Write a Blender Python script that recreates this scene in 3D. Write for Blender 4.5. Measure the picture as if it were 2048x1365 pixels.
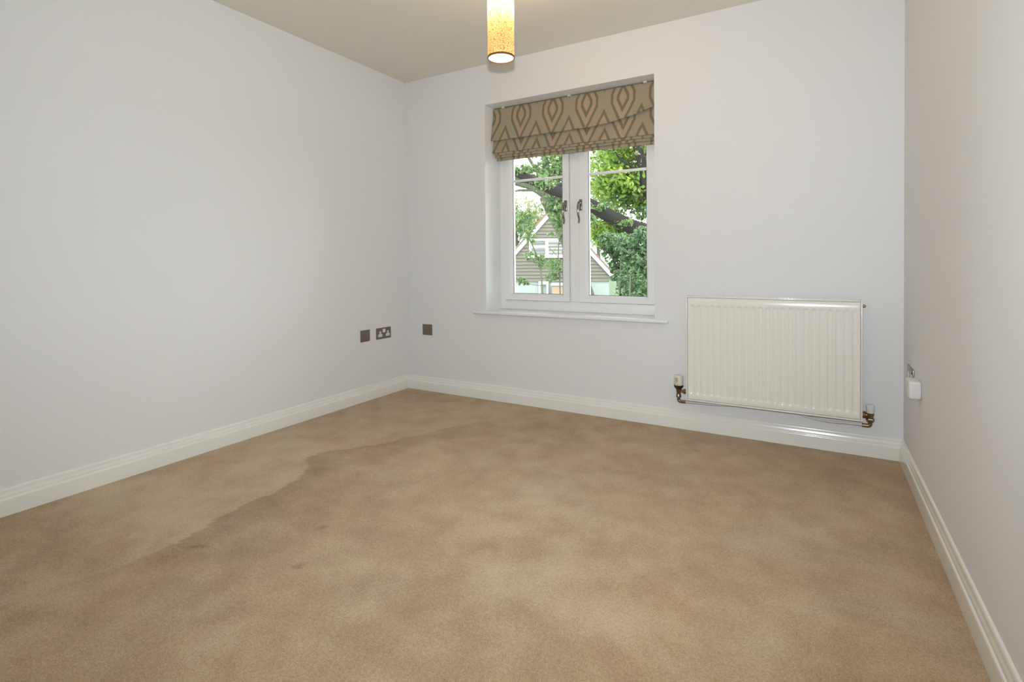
import bpy, bmesh, math, random
import numpy as np
from mathutils import Vector, Matrix

S = bpy.context.scene
for o in list(bpy.data.objects):
    bpy.data.objects.remove(o)
C = S.collection

# ------------------------------------------------------------------ camera
CAM = Vector((2.78515, -3.16319, 0.99457))
YAW, PITCH, ROLL = 0.52587, -0.01493, -0.00793
FPX, PPX, PPY = 1046.84, 1022.04, 537.92
F = Vector((-math.sin(YAW)*math.cos(PITCH), math.cos(YAW)*math.cos(PITCH), math.sin(PITCH)))
R0 = Vector((math.cos(YAW), math.sin(YAW), 0)); U0 = R0.cross(F)
R = R0*math.cos(ROLL)+U0*math.sin(ROLL); U = -R0*math.sin(ROLL)+U0*math.cos(ROLL)
cd = bpy.data.cameras.new('camera'); cam = bpy.data.objects.new('camera', cd); C.objects.link(cam)
m = Matrix.Identity(4)
for i in range(3):
    m[i][0] = R[i]; m[i][1] = U[i]; m[i][2] = -F[i]; m[i][3] = CAM[i]
cam.matrix_world = m
cd.sensor_width = 36; cd.lens = FPX*36/2048
cd.shift_x = (1024-PPX)/2048; cd.shift_y = (PPY-682.5)/2048
cd.clip_start = 0.02; cd.clip_end = 300
S.camera = cam

# ------------------------------------------------------------------ world, lights, exposure
w = bpy.data.worlds.new('overcast_sky'); S.world = w; w.use_nodes = True
bg = w.node_tree.nodes['Background']
bg.inputs[0].default_value = (0.93, 0.97, 1.0, 1); bg.inputs[1].default_value = 6.5

# the photographer's flash, just above the lens
fl = bpy.data.lights.new('camera_flash', 'SPOT'); fl.energy = 176; fl.color = (0.885, 0.945, 1.0)
fl.spot_size = math.radians(148); fl.spot_blend = 1.0; fl.shadow_soft_size = 0.02
flo = bpy.data.objects.new('camera_flash', fl); C.objects.link(flo)
flo.location = CAM + U0*0.14 + F*0.02
fd = Vector((F.x, F.y, 0.17)).normalized()
flo.rotation_euler = fd.to_track_quat('-Z', 'Y').to_euler()

# daylight sampling portal in the window opening
pt = bpy.data.lights.new('window_daylight', 'AREA'); pt.shape = 'RECTANGLE'; pt.size = 1.2; pt.size_y = 1.46
pt.cycles.is_portal = True
pto = bpy.data.objects.new('window_daylight', pt); C.objects.link(pto)
pto.location = (1.346, 0.29, 1.375); pto.rotation_euler = (math.radians(-90), 0, 0)

vs = S.view_settings
vs.view_transform = 'Standard'; vs.look = 'None'; vs.gamma = 1; vs.use_curve_mapping = False
vs.exposure = 0.0

# ------------------------------------------------------------------ helpers
def tag(o, label=None, cat=None, group=None, kind=None):
    if label: o['label'] = label
    if cat: o['category'] = cat
    if group: o['group'] = group
    if kind: o['kind'] = kind
    return o

def empty(name, loc, label, cat, group=None, kind=None):
    o = bpy.data.objects.new(name, None); C.objects.link(o); o.location = loc
    o.empty_display_size = 0.05
    return tag(o, label, cat, group, kind)

def link(name, me, mat=None, parent=None, smooth=None):
    o = bpy.data.objects.new(name, me); C.objects.link(o)
    if mat: me.materials.append(mat)
    if parent:
        o.parent = parent
        w0 = parent.location.copy()
        q = parent.parent
        while q: w0 += q.location; q = q.parent
        me.transform(Matrix.Translation(-w0))       # all meshes are written in room coordinates
    if smooth is not None: shade(me, smooth)
    return o

def shade(me, ang):
    me.polygons.foreach_set('use_smooth', [True]*len(me.polygons))
    bm = bmesh.new(); bm.from_mesh(me)
    for e in bm.edges:
        if len(e.link_faces) == 2 and e.calc_face_angle(0) > math.radians(ang): e.smooth = False
    bm.to_mesh(me); bm.free()

class MB:
    def __init__(s): s.bm = bmesh.new()
    def box(s, x0, x1, y0, y1, z0, z1, bev=0, seg=2):
        t = bmesh.new()
        r = bmesh.ops.create_cube(t, size=1)
        for v in t.verts:
            v.co = Vector((x0+(v.co.x+.5)*(x1-x0), y0+(v.co.y+.5)*(y1-y0), z0+(v.co.z+.5)*(z1-z0)))
        if bev:
            bmesh.ops.bevel(t, geom=t.edges[:], offset=bev, segments=seg, profile=0.5, affect='EDGES')
        s.merge(t); return s
    def merge(s, t):
        me = bpy.data.meshes.new('tmp'); t.to_mesh(me); t.free(); s.bm.from_mesh(me); bpy.data.meshes.remove(me)
    def lathe(s, prof, origin, axis=(0,0,1), n=24, cap=True):
        q = Vector(axis).to_track_quat('Z', 'Y'); o = Vector(origin); rings = []
        for r, h in prof:
            rings.append([s.bm.verts.new(o+q@Vector((r*math.cos(2*math.pi*i/n), r*math.sin(2*math.pi*i/n), h))) for i in range(n)])
        for a, b in zip(rings, rings[1:]):
            for i in range(n): s.bm.faces.new((a[i], a[(i+1)%n], b[(i+1)%n], b[i]))
        if cap:
            s.bm.faces.new(list(reversed(rings[0]))); s.bm.faces.new(rings[-1])
        return s
    def tube(s, pts, rad, n=10, cap=True):
        pts = [Vector(p) for p in pts]; k = len(pts)
        rads = rad if isinstance(rad, (list, tuple)) else [rad]*k
        rings = []; up = None
        for i, p in enumerate(pts):
            t = (pts[min(i+1, k-1)]-pts[max(i-1, 0)]).normalized()
            if up is None:
                up = Vector((0,0,1)) if abs(t.z) < .9 else Vector((1,0,0))
            a = t.cross(up).normalized(); b = a.cross(t).normalized(); up = b
            rings.append([s.bm.verts.new(p+(a*math.cos(2*math.pi*j/n)+b*math.sin(2*math.pi*j/n))*rads[i]) for j in range(n)])
        for a, b in zip(rings, rings[1:]):
            for i in range(n): s.bm.faces.new((a[i], a[(i+1)%n], b[(i+1)%n], b[i]))
        if cap:
            s.bm.faces.new(list(reversed(rings[0]))); s.bm.faces.new(rings[-1])
        return s
    def prism(s, pts, ext):
        """polygon (3D points) extruded by the vector ext"""
        e = Vector(ext); a = [s.bm.verts.new(p) for p in pts]; b = [s.bm.verts.new(Vector(p)+e) for p in pts]
        n = len(a); s.bm.faces.new(a); s.bm.faces.new(list(reversed(b)))
        for i in range(n): s.bm.faces.new((a[(i+1)%n], a[i], b[i], b[(i+1)%n]))
        return s
    def build(s, name, mat=None, parent=None, smooth=None):
        bmesh.ops.recalc_face_normals(s.bm, faces=s.bm.faces[:])
        me = bpy.data.meshes.new(name); s.bm.to_mesh(me); s.bm.free()
        return link(name, me, mat, parent, smooth)

def curve_pts(P, n=8):
    """Catmull-Rom through the points"""
    P = [Vector(p) for p in P]; out = []
    for i in range(len(P)-1):
        a = P[max(i-1, 0)]; b = P[i]; c = P[i+1]; d = P[min(i+2, len(P)-1)]
        for k in range(n):
            t = k/n
            out.append(0.5*((2*b)+(c-a)*t+(2*a-5*b+4*c-d)*t*t+(3*b-a-3*c+d)*t**3))
    out.append(P[-1]); return out

# ------------------------------------------------------------------ materials
def nodes(name):
    mt = bpy.data.materials.new(name); mt.use_nodes = True
    nt = mt.node_tree; b = nt.nodes['Principled BSDF']
    return mt, nt, b
def N(nt, typ, **kw):
    n = nt.nodes.new(typ)
    for k, v in kw.items(): setattr(n, k, v)
    return n
def plain(name, col, rough=0.5, metal=0.0, coat=0.0, noise=0.0, nscale=60, bump=0.0, bscale=300, spec=0.5):
    mt, nt, b = nodes(name)
    b.inputs['Base Color'].default_value = (*col, 1); b.inputs['Roughness'].default_value = rough
    b.inputs['Metallic'].default_value = metal; b.inputs['Coat Weight'].default_value = coat
    b.inputs['Specular IOR Level'].default_value = spec
    tc = N(nt, 'ShaderNodeTexCoord')
    if noise:
        nz = N(nt, 'ShaderNodeTexNoise'); nz.inputs['Scale'].default_value = nscale; nz.inputs['Detail'].default_value = 3
        nt.links.new(tc.outputs['Object'], nz.inputs['Vector'])
        mx = N(nt, 'ShaderNodeMix', data_type='RGBA')
        mx.inputs[6].default_value = (*[c*(1-noise) for c in col], 1); mx.inputs[7].default_value = (*[min(1, c*(1+noise)) for c in col], 1)
        nt.links.new(nz.outputs['Fac'], mx.inputs[0]); nt.links.new(mx.outputs[2], b.inputs['Base Color'])
    if bump:
        nz = N(nt, 'ShaderNodeTexNoise'); nz.inputs['Scale'].default_value = bscale; nz.inputs['Detail'].default_value = 2
        nt.links.new(tc.outputs['Object'], nz.inputs['Vector'])
        bp = N(nt, 'ShaderNodeBump'); bp.inputs['Strength'].default_value = bump; bp.inputs['Distance'].default_value = 0.002
        nt.links.new(nz.outputs['Fac'], bp.inputs['Height']); nt.links.new(bp.outputs['Normal'], b.inputs['Normal'])
    return mt

M = {}
M['wall'] = plain('wall_paint', (0.785, 0.785, 0.785), 0.75, noise=0.012, nscale=180, bump=0.12, bscale=260, spec=0.25)
M['ceiling'] = plain('ceiling_paint', (0.80, 0.775, 0.705), 0.85, noise=0.01, nscale=150, bump=0.1, bscale=220, spec=0.2)
M['reveal'] = plain('daylit_reveal_paint', (0.88, 0.88, 0.87), 0.6, noise=0.01, nscale=150, bump=0.08, bscale=220)  # lighter than the wall paint: daylight on the reveals put into the colour
M['gloss'] = plain('white_gloss_paint', (0.84, 0.83, 0.78), 0.17, coat=0.3, bump=0.03, bscale=60)
M['sill'] = plain('sill_paint', (0.84, 0.84, 0.83), 0.28, bump=0.02, bscale=50)
M['upvc'] = plain('white_pvc', (0.87, 0.87, 0.86), 0.30, bump=0.015, bscale=90)
M['gasket'] = plain('grey_gasket', (0.12, 0.12, 0.12), 0.6, bump=0.05)
M['rad'] = plain('radiator_enamel', (0.83, 0.815, 0.76), 0.17, coat=0.2, bump=0.015, bscale=70)
M['white_plastic'] = plain('white_plastic', (0.72, 0.72, 0.70), 0.35, bump=0.02)
M['cream_plastic'] = plain('cream_plastic', (0.74, 0.70, 0.60), 0.4, bump=0.02)
M['black_plastic'] = plain('black_plastic', (0.02, 0.012, 0.012), 0.3, bump=0.02)
M['grey_print'] = plain('grey_marks', (0.28, 0.26, 0.2), 0.5, bump=0.02)
M['brass'] = plain('dull_brass', (0.27, 0.195, 0.12), 0.30, metal=1.0, noise=0.15, nscale=90)
M['chrome'] = plain('dark_chrome', (0.30, 0.27, 0.23), 0.16, metal=1.0, noise=0.05)
M['pewter'] = plain('brushed_bronze_plate', (0.22, 0.175, 0.137), 0.42, metal=0.55, noise=0.12, nscale=220)
M['steel'] = plain('satin_steel_plate', (0.30, 0.26, 0.225), 0.3, metal=0.8, noise=0.06, nscale=200)
M['hole'] = plain('dark_hole', (0.012, 0.010, 0.008), 0.6, bump=0.02)
M['pipe'] = plain('white_pipe', (0.70, 0.71, 0.71), 0.4, bump=0.02)
M['bronze_rim'] = plain('bronze_rim', (0.28, 0.13, 0.05), 0.35, metal=0.8, noise=0.1)

# glass: clear pane that lets light straight through with a fresnel sheen
def glass():
    mt = bpy.data.materials.new('window_glass'); mt.use_nodes = True; nt = mt.node_tree; nt.nodes.clear()
    out = N(nt, 'ShaderNodeOutputMaterial'); tr = N(nt, 'ShaderNodeBsdfTransparent'); gl = N(nt, 'ShaderNodeBsdfGlossy')
    tr.inputs[0].default_value = (0.95, 0.97, 0.96, 1); gl.inputs['Roughness'].default_value = 0.02
    fr = N(nt, 'ShaderNodeFresnel'); fr.inputs[0].default_value = 1.35
    mx = N(nt, 'ShaderNodeMixShader')
    nt.links.new(fr.outputs[0], mx.inputs[0]); nt.links.new(tr.outputs[0], mx.inputs[1]); nt.links.new(gl.outputs[0], mx.inputs[2])
    nt.links.new(mx.outputs[0], out.inputs[0]); return mt
M['glass'] = glass()

# carpet: cut pile with trodden / brushed marks held in the 'pile' attribute (0 dark .. 1 light)
def carpet():
    mt, nt, b = nodes('tan_carpet')
    b.inputs['Roughness'].default_value = 0.95; b.inputs['Specular IOR Level'].default_value = 0.1
    b.inputs['Sheen Weight'].default_value = 0.15; b.inputs['Sheen Roughness'].default_value = 0.6
    tc = N(nt, 'ShaderNodeTexCoord'); at = N(nt, 'ShaderNodeAttribute', attribute_name='pile')
    big = N(nt, 'ShaderNodeTexNoise'); big.inputs['Scale'].default_value = 6.5; big.inputs['Detail'].default_value = 5; big.inputs['Roughness'].default_value = 0.6
    fine = N(nt, 'ShaderNodeTexNoise'); fine.inputs['Scale'].default_value = 260; fine.inputs['Detail'].default_value = 3
    fine2 = N(nt, 'ShaderNodeTexNoise'); fine2.inputs['Scale'].default_value = 95; fine2.inputs['Detail'].default_value = 2
    for n in (big, fine, fine2): nt.links.new(tc.outputs['Object'], n.inputs['Vector'])
    def math_(op, a, bb):
        n = N(nt, 'ShaderNodeMath', operation=op)
        for i, v in enumerate((a, bb)):
            if isinstance(v, (int, float)): n.inputs[i].default_value = v
            else: nt.links.new(v, n.inputs[i])
        return n.outputs[0]
    v = math_('ADD', math_('MULTIPLY', math_('SUBTRACT', big.outputs['Fac'], 0.5), 0.70), at.outputs['Fac'])
    v = math_('ADD', v, math_('MULTIPLY', math_('SUBTRACT', fine.outputs['Fac'], 0.5), 1.05))
    v = math_('ADD', v, math_('MULTIPLY', math_('SUBTRACT', fine2.outputs['Fac'], 0.5), 0.45))
    cr = N(nt, 'ShaderNodeValToRGB'); e = cr.color_ramp.elements
    e[0].position = 0.0; e[0].color = (0.22, 0.125, 0.062, 1)
    e[1].position = 1.0; e[1].color = (0.62, 0.52, 0.36, 1)
    k = e.new(0.5); k.color = (0.43, 0.312, 0.190, 1)
    nt.links.new(v, cr.inputs[0])
    hue = N(nt, 'ShaderNodeTexNoise'); hue.inputs['Scale'].default_value = 2.3; hue.inputs['Detail'].default_value = 4
    nt.links.new(tc.outputs['Object'], hue.inputs['Vector'])
    wm = N(nt, 'ShaderNodeMix', data_type='RGBA', blend_type='MULTIPLY'); wm.inputs[7].default_value = (1.03, 0.935, 0.85, 1)
    nt.links.new(math_('MULTIPLY', math_('SUBTRACT', hue.outputs['Fac'], 0.28), 2.0), wm.inputs[0])
    nt.links.new(cr.outputs[0], wm.inputs[6]); nt.links.new(wm.outputs[2], b.inputs['Base Color'])
    bp = N(nt, 'ShaderNodeBump'); bp.inputs['Strength'].default_value = 0.6; bp.inputs['Distance'].default_value = 0.004
    nt.links.new(fine.outputs['Fac'], bp.inputs['Height']); nt.links.new(bp.outputs['Normal'], b.inputs['Normal'])
    return mt
M['carpet'] = carpet()

# ------------------------------------------------------------------ room shell
W, H, L, T = 3.1608, 2.40, 4.15, 0.30
WX0, WX1, WZ0, WZ1 = 0.741, 1.951, 0.6365, 2.112      # window opening

# floor with carpet wear attribute
nx, ny = 200, 260
xs = np.linspace(0, W, nx); ys = np.linspace(-L, 0, ny)
X, Y = np.meshgrid(xs, ys)
edge = np.array([(0.55,-3.6),(0.74,-2.75),(0.83,-2.28),(0.81,-2.05),(0.76,-1.85),(0.73,-1.60),(0.58,-1.32),(0.74,-1.16),(0.85,-0.83),(1.08,-0.38),(1.35,-0.2),(1.8,-0.05)])
def seg_dist(px, py, A, B):
    d = B-A; t = np.clip(((px-A[0])*d[0]+(py-A[1])*d[1])/(d@d), 0, 1)
    qx, qy = A[0]+t*d[0], A[1]+t*d[1]
    side = (px-A[0])*d[1]-(py-A[1])*d[0]
    return np.hypot(px-qx, py-qy), side, t
best = np.full(X.shape, 9.0); sgn = np.ones(X.shape); par = np.zeros(X.shape)
for i in range(len(edge)-1):
    d, s, t = seg_dist(X, Y, edge[i], edge[i+1])
    mk = d < best; best[mk] = d[mk]; sgn[mk] = np.sign(s[mk]); par[mk] = ((i+t)/(len(edge)-1))[mk]
sd = best*sgn                                            # + on the trodden side
rs = np.random.RandomState(4)
def vnoise(sx, sy, seed):
    g = np.random.RandomState(seed).rand(sy+2, sx+2)
    u = X/W*sx; v = (Y+L)/L*sy; i = np.clip(u.astype(int), 0, sx-1); j = np.clip(v.astype(int), 0, sy-1)
    fu = u-i; fv = v-j; fu = fu*fu*(3-2*fu); fv = fv*fv*(3-2*fv)
    return (g[j,i]*(1-fu)+g[j,i+1]*fu)*(1-fv)+(g[j+1,i]*(1-fu)+g[j+1,i+1]*fu)*fv
sdn = sd+0.10*(vnoise(14, 18, 1)-.5)+0.05*(vnoise(40, 50, 2)-.5)
lightside = 1/(1+np.exp(sdn/0.045))
band = np.where(sdn > 0, np.exp(-np.maximum(sdn, 0)/0.20), 0)
fade = np.clip((par-0.14)/0.09, 0, 1)*np.clip((0.86-par)/0.22, 0, 1)
pile = 0.52+0.13*lightside*np.clip((0.95-par)/0.2, 0, 1)*np.clip((par-.16)/.10, 0.0, 1)-0.30*band*fade
pile += 0.14*(vnoise(9, 12, 7)-.5)+0.08*(vnoise(26, 30, 8)-.5)
for cx, cy, rx, ry, a in [(2.28,-1.82,.20,.12,.10),(1.62,-1.48,.22,.10,.09),(2.02,-.46,.22,.10,.12),(1.95,-1.75,.12,.1,.07),(2.1,-1.3,.5,.4,.05),(.19,-.11,.35,.12,-.12),(2.75,-.35,.5,.18,-.10)]:
    pile += a*np.exp(-(((X-cx)/rx)**2+((Y-cy)/ry)**2))
for cx, cy in [(1.187,-1.835),(1.326,-2.048),(2.254,-.342),(.192,-.111),(.93,-2.13),(.90,-2.15)]:
    pile -= .45*np.exp(-(((X-cx)/.012)**2+((Y-cy)/.012)**2))     # small scuffs and lint
V = np.stack([X.ravel(), Y.ravel(), np.zeros(X.size)], 1)
idx = np.arange(nx*ny).reshape(ny, nx)
Q = np.stack([idx[:-1,:-1].ravel(), idx[:-1,1:].ravel(), idx[1:,1:].ravel(), idx[1:,:-1].ravel()], 1)
me = bpy.data.meshes.new('floor'); me.from_pydata(V.tolist(), [], Q.tolist())
a = me.attributes.new('pile', 'FLOAT', 'POINT'); a.data.foreach_set('value', np.clip(pile, 0, 1).ravel().astype(np.float32))
fo = link('floor', me, M['carpet'])
tag(fo, 'tan cut-pile fitted carpet with darker trodden patches', 'carpet', kind='structure')

b = MB(); b.box(-T, W+T, -L-T, T, H, H+0.12)
tag(b.build('ceiling', M['ceiling']), 'flat off-white painted ceiling above the pendant light', 'ceiling', kind='structure')
b = MB(); b.box(-T, 0, -L-T, T, -0.1, H)
tag(b.build('wall_left', M['wall']), 'long plain pale lilac-white wall with the two dark socket plates', 'wall', kind='structure')
b = MB(); b.box(W, W+T, -L-T, T, -0.1, H)
tag(b.build('wall_right', M['wall']), 'plain pale wall at the right edge beside the radiator', 'wall', kind='structure')
b = MB(); b.box(0, W, -L-T, -L, -0.1, H)
tag(b.build('wall_front', M['wall']), 'plain pale wall behind the viewer', 'wall', kind='structure')
# back wall: one ring-shaped mesh around the opening, with reveals
b = MB(); bm = b.bm
xsq = [0, WX0, WX1, W]; zsq = [-0.1, WZ0-0.022, WZ1, H]
grid = {}
for yy in (0, T):
    for i, x in enumerate(xsq):
        for j, z in enumerate(zsq): grid[(yy, i, j)] = bm.verts.new((x, yy, z))
for yy in (0, T):
    for i in range(3):
        for j in range(3):
            if (i, j) != (1, 1): bm.faces.new([grid[(yy, i, j)], grid[(yy, i+1, j)], grid[(yy, i+1, j+1)], grid[(yy, i, j+1)]])
for (i0, j0), (i1, j1) in [((1,1),(2,1)), ((2,1),(2,2)), ((2,2),(1,2)), ((1,2),(1,1))]:
    bm.faces.new([grid[(0, i0, j0)], grid[(0, i1, j1)], grid[(T, i1, j1)], grid[(T, i0, j0)]])
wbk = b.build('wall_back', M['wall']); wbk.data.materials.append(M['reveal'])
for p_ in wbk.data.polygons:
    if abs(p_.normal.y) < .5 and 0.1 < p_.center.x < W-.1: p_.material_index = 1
tag(wbk, 'pale lilac-white wall with the window opening and radiator', 'wall', kind='structure')

# skirting boards with a moulded top, mitred at the corners
PROF = [(0.0, 0.0), (0.0182, 0.0), (0.0182, 0.0600), (0.0178, 0.0635), (0.0168, 0.0665), (0.0152, 0.0688), (0.0132, 0.0700), (0.0124, 0.0722), (0.0124, 0.0765),
        (0.0118, 0.0800), (0.0104, 0.0840), (0.0090, 0.0880), (0.0084, 0.0910), (0.0084, 0.0965), (0.0076, 0.1010), (0.0056, 0.1045), (0.0, 0.1062)]
def skirting(name, p0, p1, inward, label):
    p0 = Vector(p0); p1 = Vector(p1); d = (p1-p0).normalized(); n = Vector(inward)
    b = MB(); ra = []; rb = []
    for o, z in PROF:
        ra.append(b.bm.verts.new(p0+n*o+d*o+Vector((0,0,z)))); rb.append(b.bm.verts.new(p1+n*o-d*o+Vector((0,0,z))))
    k = len(PROF)
    for i in range(k): b.bm.faces.new((ra[i], ra[(i+1)%k], rb[(i+1)%k], rb[i]))
    b.bm.faces.new(ra); b.bm.faces.new(list(reversed(rb)))
    return tag(b.build(name, M['gloss'], smooth=28), label, 'skirting', kind='structure')
skirting('baseboard_back', (0,0,0), (W,0,0), (0,-1,0), 'white gloss moulded skirting board under the window and radiator')
skirting('baseboard_left', (0,0,0), (0,-L,0), (1,0,0), 'white gloss moulded skirting board along the long socket wall')
skirting('baseboard_right', (W,0,0), (W,-L,0), (-1,0,0), 'white gloss moulded skirting board along the right-hand wall')
skirting('baseboard_front', (0,-L,0), (W,-L,0), (0,1,0), 'white gloss moulded skirting board behind the viewer')

# ------------------------------------------------------------------ window
FY = 0.200                                   # room face of the fixed frame
win = empty('window_1', ((WX0+WX1)/2, FY, WZ0), 'white twin-casement window with thin glazing bars and a view of trees', 'window', kind='structure')
fw = 0.045; MX = (WX0+WX1)/2; mw = 0.036
def bar(b, x0, x1, y0, y1, z0, z1, bev=0.004): b.box(x0, x1, y0, y1, z0, z1, bev)
b = MB(); bar(b, WX0, WX0+fw, FY, FY+.065, WZ0, WZ1); b.build('frame_stile', M['upvc'], win, 30)
b = MB(); bar(b, WX1-fw, WX1, FY, FY+.065, WZ0, WZ1); b.build('frame_stile', M['upvc'], win, 30)
b = MB(); bar(b, WX0+fw, WX1-fw, FY, FY+.065, WZ1-fw, WZ1); b.build('frame_head', M['upvc'], win, 30)
b = MB(); bar(b, WX0+fw, WX1-fw, FY, FY+.065, WZ0, WZ0+.068); b.build('frame_sill', M['upvc'], win, 30)
b = MB(); bar(b, MX-mw, MX+mw, FY, FY+.065, WZ0+.068, WZ1-fw); b.build('mullion', M['upvc'], win, 30)
SY = FY-0.016; GZ0 = WZ0+.068; GZ1 = WZ1-fw; sw = 0.060
for sx0, sx1, hs in ((WX0+fw, MX-mw, 1), (MX+mw, WX1-fw, -1)):
    sx0 += .002; sx1 -= .002
    z0, z1 = GZ0+.002, GZ1-.002
    sash = empty('sash', ((sx0+sx1)/2, SY, z0), None, None); sash.parent = win; sash.location = Vector(((sx0+sx1)/2, SY, z0))-win.location
    # mitred sash rails with a sloping glazing bead on the inside
    ix0, ix1, iz0, iz1 = sx0+sw, sx1-sw, z0+.048, z1-.048
    ring = [((sx0, z0), (sx1, z0), (sx1, z1), (sx0, z1)), ]
    def loop(y, dx, dz): return [(sx0+dx, y, z0+dz), (sx1-dx, y, z0+dz), (sx1-dx, y, z1-dz), (sx0+dx, y, z1-dz)]
    lv = [loop(SY+.060, 0, 0), loop(SY+.003, 0, 0), loop(SY, .003, .003), loop(SY, sw-.016, .048-.016), loop(SY+.004, sw-.012, .048-.012), loop(SY+.030, sw, .048), loop(SY+.060, sw, .048)]
    for k, nm in enumerate(('bottom_rail', 'stile', 'top_rail', 'stile')):
        b = MB(); k2 = (k+1) % 4
        va = [b.bm.verts.new(l[k]) for l in lv]; vb = [b.bm.verts.new(l[k2]) for l in lv]
        for q in range(len(lv)):
            r2 = (q+1) % len(lv); b.bm.faces.new((va[q], vb[q], vb[r2], va[r2]))
        b.bm.faces.new(va); b.bm.faces.new(list(reversed(vb)))
        b.build(nm, M['upvc'], sash, 25)
    b = MB(); b.box(ix0-.004, ix1+.004, SY+.036, SY+.040, iz0-.004, iz1+.004)
    b.build('pane', M['glass'], sash)
    b = MB(); 
    for g0, g1, h0, h1 in ((ix0-.001, ix0+.0025, iz0, iz1), (ix1-.0025, ix1+.001, iz0, iz1), (ix0, ix1, iz0-.001, iz0+.0025), (ix0, ix1, iz1-.0025, iz1+.001)):
        b.box(g0, g1, SY+.031, SY+.0355, h0, h1)
    b.build('gasket', M['gasket'], sash)
    b = MB(); b.box(ix0, ix1, SY+.024, SY+.0355, 1.5745, 1.5925, .004); b.build('glazing_bar', M['upvc'], sash, 30)
    # lever handle
    hx = (sx1-.020) if hs == 1 else (sx0+.016)
    hd = empty('handle', (hx, SY, 1.38), None, None); hd.parent = sash; hd.location = Vector((hx, SY, 1.38))-win.location-sash.location
    # keep the third level flat: the handle's base and lever are one mesh each under the sash
    bpy.data.objects.remove(hd)
    b = MB(); b.box(hx-.0105, hx+.0105, SY-.013, SY+.001, 1.335, 1.412, .005, 3)
    b.lathe([(.0085, 0), (.0085, .022), (.007, .025)], (hx, SY-.012, 1.385), (0,-1,0), 16)
    sgx = -1 if hs == 1 else -1
    pts = curve_pts([(hx, SY-.032, 1.392), (hx+sgx*.003, SY-.040, 1.375), (hx+sgx*.004, SY-.044, 1.345), (hx+sgx*.003, SY-.040, 1.305), (hx, SY-.033, 1.275), (hx, SY-.038, 1.248)], 6)
    k = len(pts); b.tube(pts, [.0085-.002*abs(i/(k-1)-.2) for i in range(k)], 12)
    tag(b.build('handle', M['chrome'], sash, 35), 'curved chrome lever handle')

b = MB()
b.box(WX0-.100, WX1+.082, -.030, -.0, WZ0-.022, WZ0, .007, 3)
b.box(WX0, WX1, -.004, FY+.01, WZ0-.022, WZ0)
tag(b.build('trim_1', M['sill'], smooth=30), 'white painted window board projecting under the casement window', 'window sill', kind='structure')

# ------------------------------------------------------------------ roman blind
def fabric():
    mt, nt, b = nodes('lozenge_chenille')
    b.inputs['Roughness'].default_value = 0.9; b.inputs['Specular IOR Level'].default_value = 0.15
    b.inputs['Sheen Weight'].default_value = 0.2
    uv = N(nt, 'ShaderNodeUVMap', uv_map='cloth'); sp = N(nt, 'ShaderNodeSeparateXYZ')
    wob = N(nt, 'ShaderNodeTexNoise'); wob.inputs['Scale'].default_value = 55; wob.inputs['Detail'].default_value = 2
    nt.links.new(uv.outputs[0], wob.inputs['Vector'])
    def mt_(op, *a):
        n = N(nt, 'ShaderNodeMath', operation=op)
        for i, v in enumerate(a):
            if isinstance(v, (int, float)): n.inputs[i].default_value = v
            else: nt.links.new(v, n.inputs[i])
        return n.outputs[0]
    nt.links.new(uv.outputs[0], sp.inputs[0])
    x = sp.outputs[0]; z = sp.outputs[1]
    PX_, PZ = 0.248, 0.52
    def cell(x0, z0):
        dx = mt_('ABSOLUTE', mt_('SUBTRACT', mt_('FRACT', mt_('ADD', mt_('DIVIDE', mt_('SUBTRACT', x, x0), PX_), 100.5)), 0.5))
        dz = mt_('ABSOLUTE', mt_('SUBTRACT', mt_('FRACT', mt_('ADD', mt_('DIVIDE', mt_('SUBTRACT', z, z0), PZ), 100.5)), 0.5))
        return mt_('MAXIMUM', mt_('ADD', mt_('MULTIPLY', dx, 2.0), mt_('MULTIPLY', dz, 2.0)), mt_('MULTIPLY', dx, 2.4))
    m_ = mt_('MINIMUM', cell(0.982, 2.035), cell(0.982+PX_/2, 2.035-PZ/2))
    m_ = mt_('ADD', m_, mt_('MULTIPLY', mt_('SUBTRACT', wob.outputs['Fac'], .5), 0.05))
    cr = N(nt, 'ShaderNodeValToRGB'); cr.color_ramp.interpolation = 'LINEAR'
    tan = (0.41, 0.32, 0.215, 1); dark = (0.195, 0.172, 0.118, 1); mid = (0.355, 0.31, 0.218, 1)
    stops = [(0, tan), (.21, tan), (.25, dark), (.37, dark), (.41, tan), (.61, tan), (.65, dark), (.76, dark), (.80, mid), (1, mid)]
    e = cr.color_ramp.elements; e[0].position = 0; e[0].color = tan; e[1].position = 1; e[1].color = mid
    for p_, c_ in stops[1:-1]:
        k = e.new(p_); k.color = c_
    nt.links.new(m_, cr.inputs[0])
    fn = N(nt, 'ShaderNodeTexNoise'); fn.inputs['Scale'].default_value = 260; fn.inputs['Detail'].default_value = 3
    nt.links.new(uv.outputs[0], fn.inputs['Vector'])
    hv = N(nt, 'ShaderNodeHueSaturation'); nt.links.new(cr.outputs[0], hv.inputs['Color'])
    nt.links.new(mt_('ADD', mt_('MULTIPLY', fn.outputs['Fac'], 0.7), 0.65), hv.inputs['Value'])
    nt.links.new(hv.outputs[0], b.inputs['Base Color'])
    bp = N(nt, 'ShaderNodeBump'); bp.inputs['Strength'].default_value = 0.5; bp.inputs['Distance'].default_value = 0.002
    nt.links.new(fn.outputs['Fac'], bp.inputs['Height']); nt.links.new(bp.outputs['Normal'], b.inputs['Normal'])
    return mt
M['fabric'] = fabric()
blind = empty('roman_blind', (MX, .11, 1.73), 'taupe roman blind with a woven lozenge pattern, part raised in the window', 'blind')
BX0, BX1 = WX0+.005, WX1-.006
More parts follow.
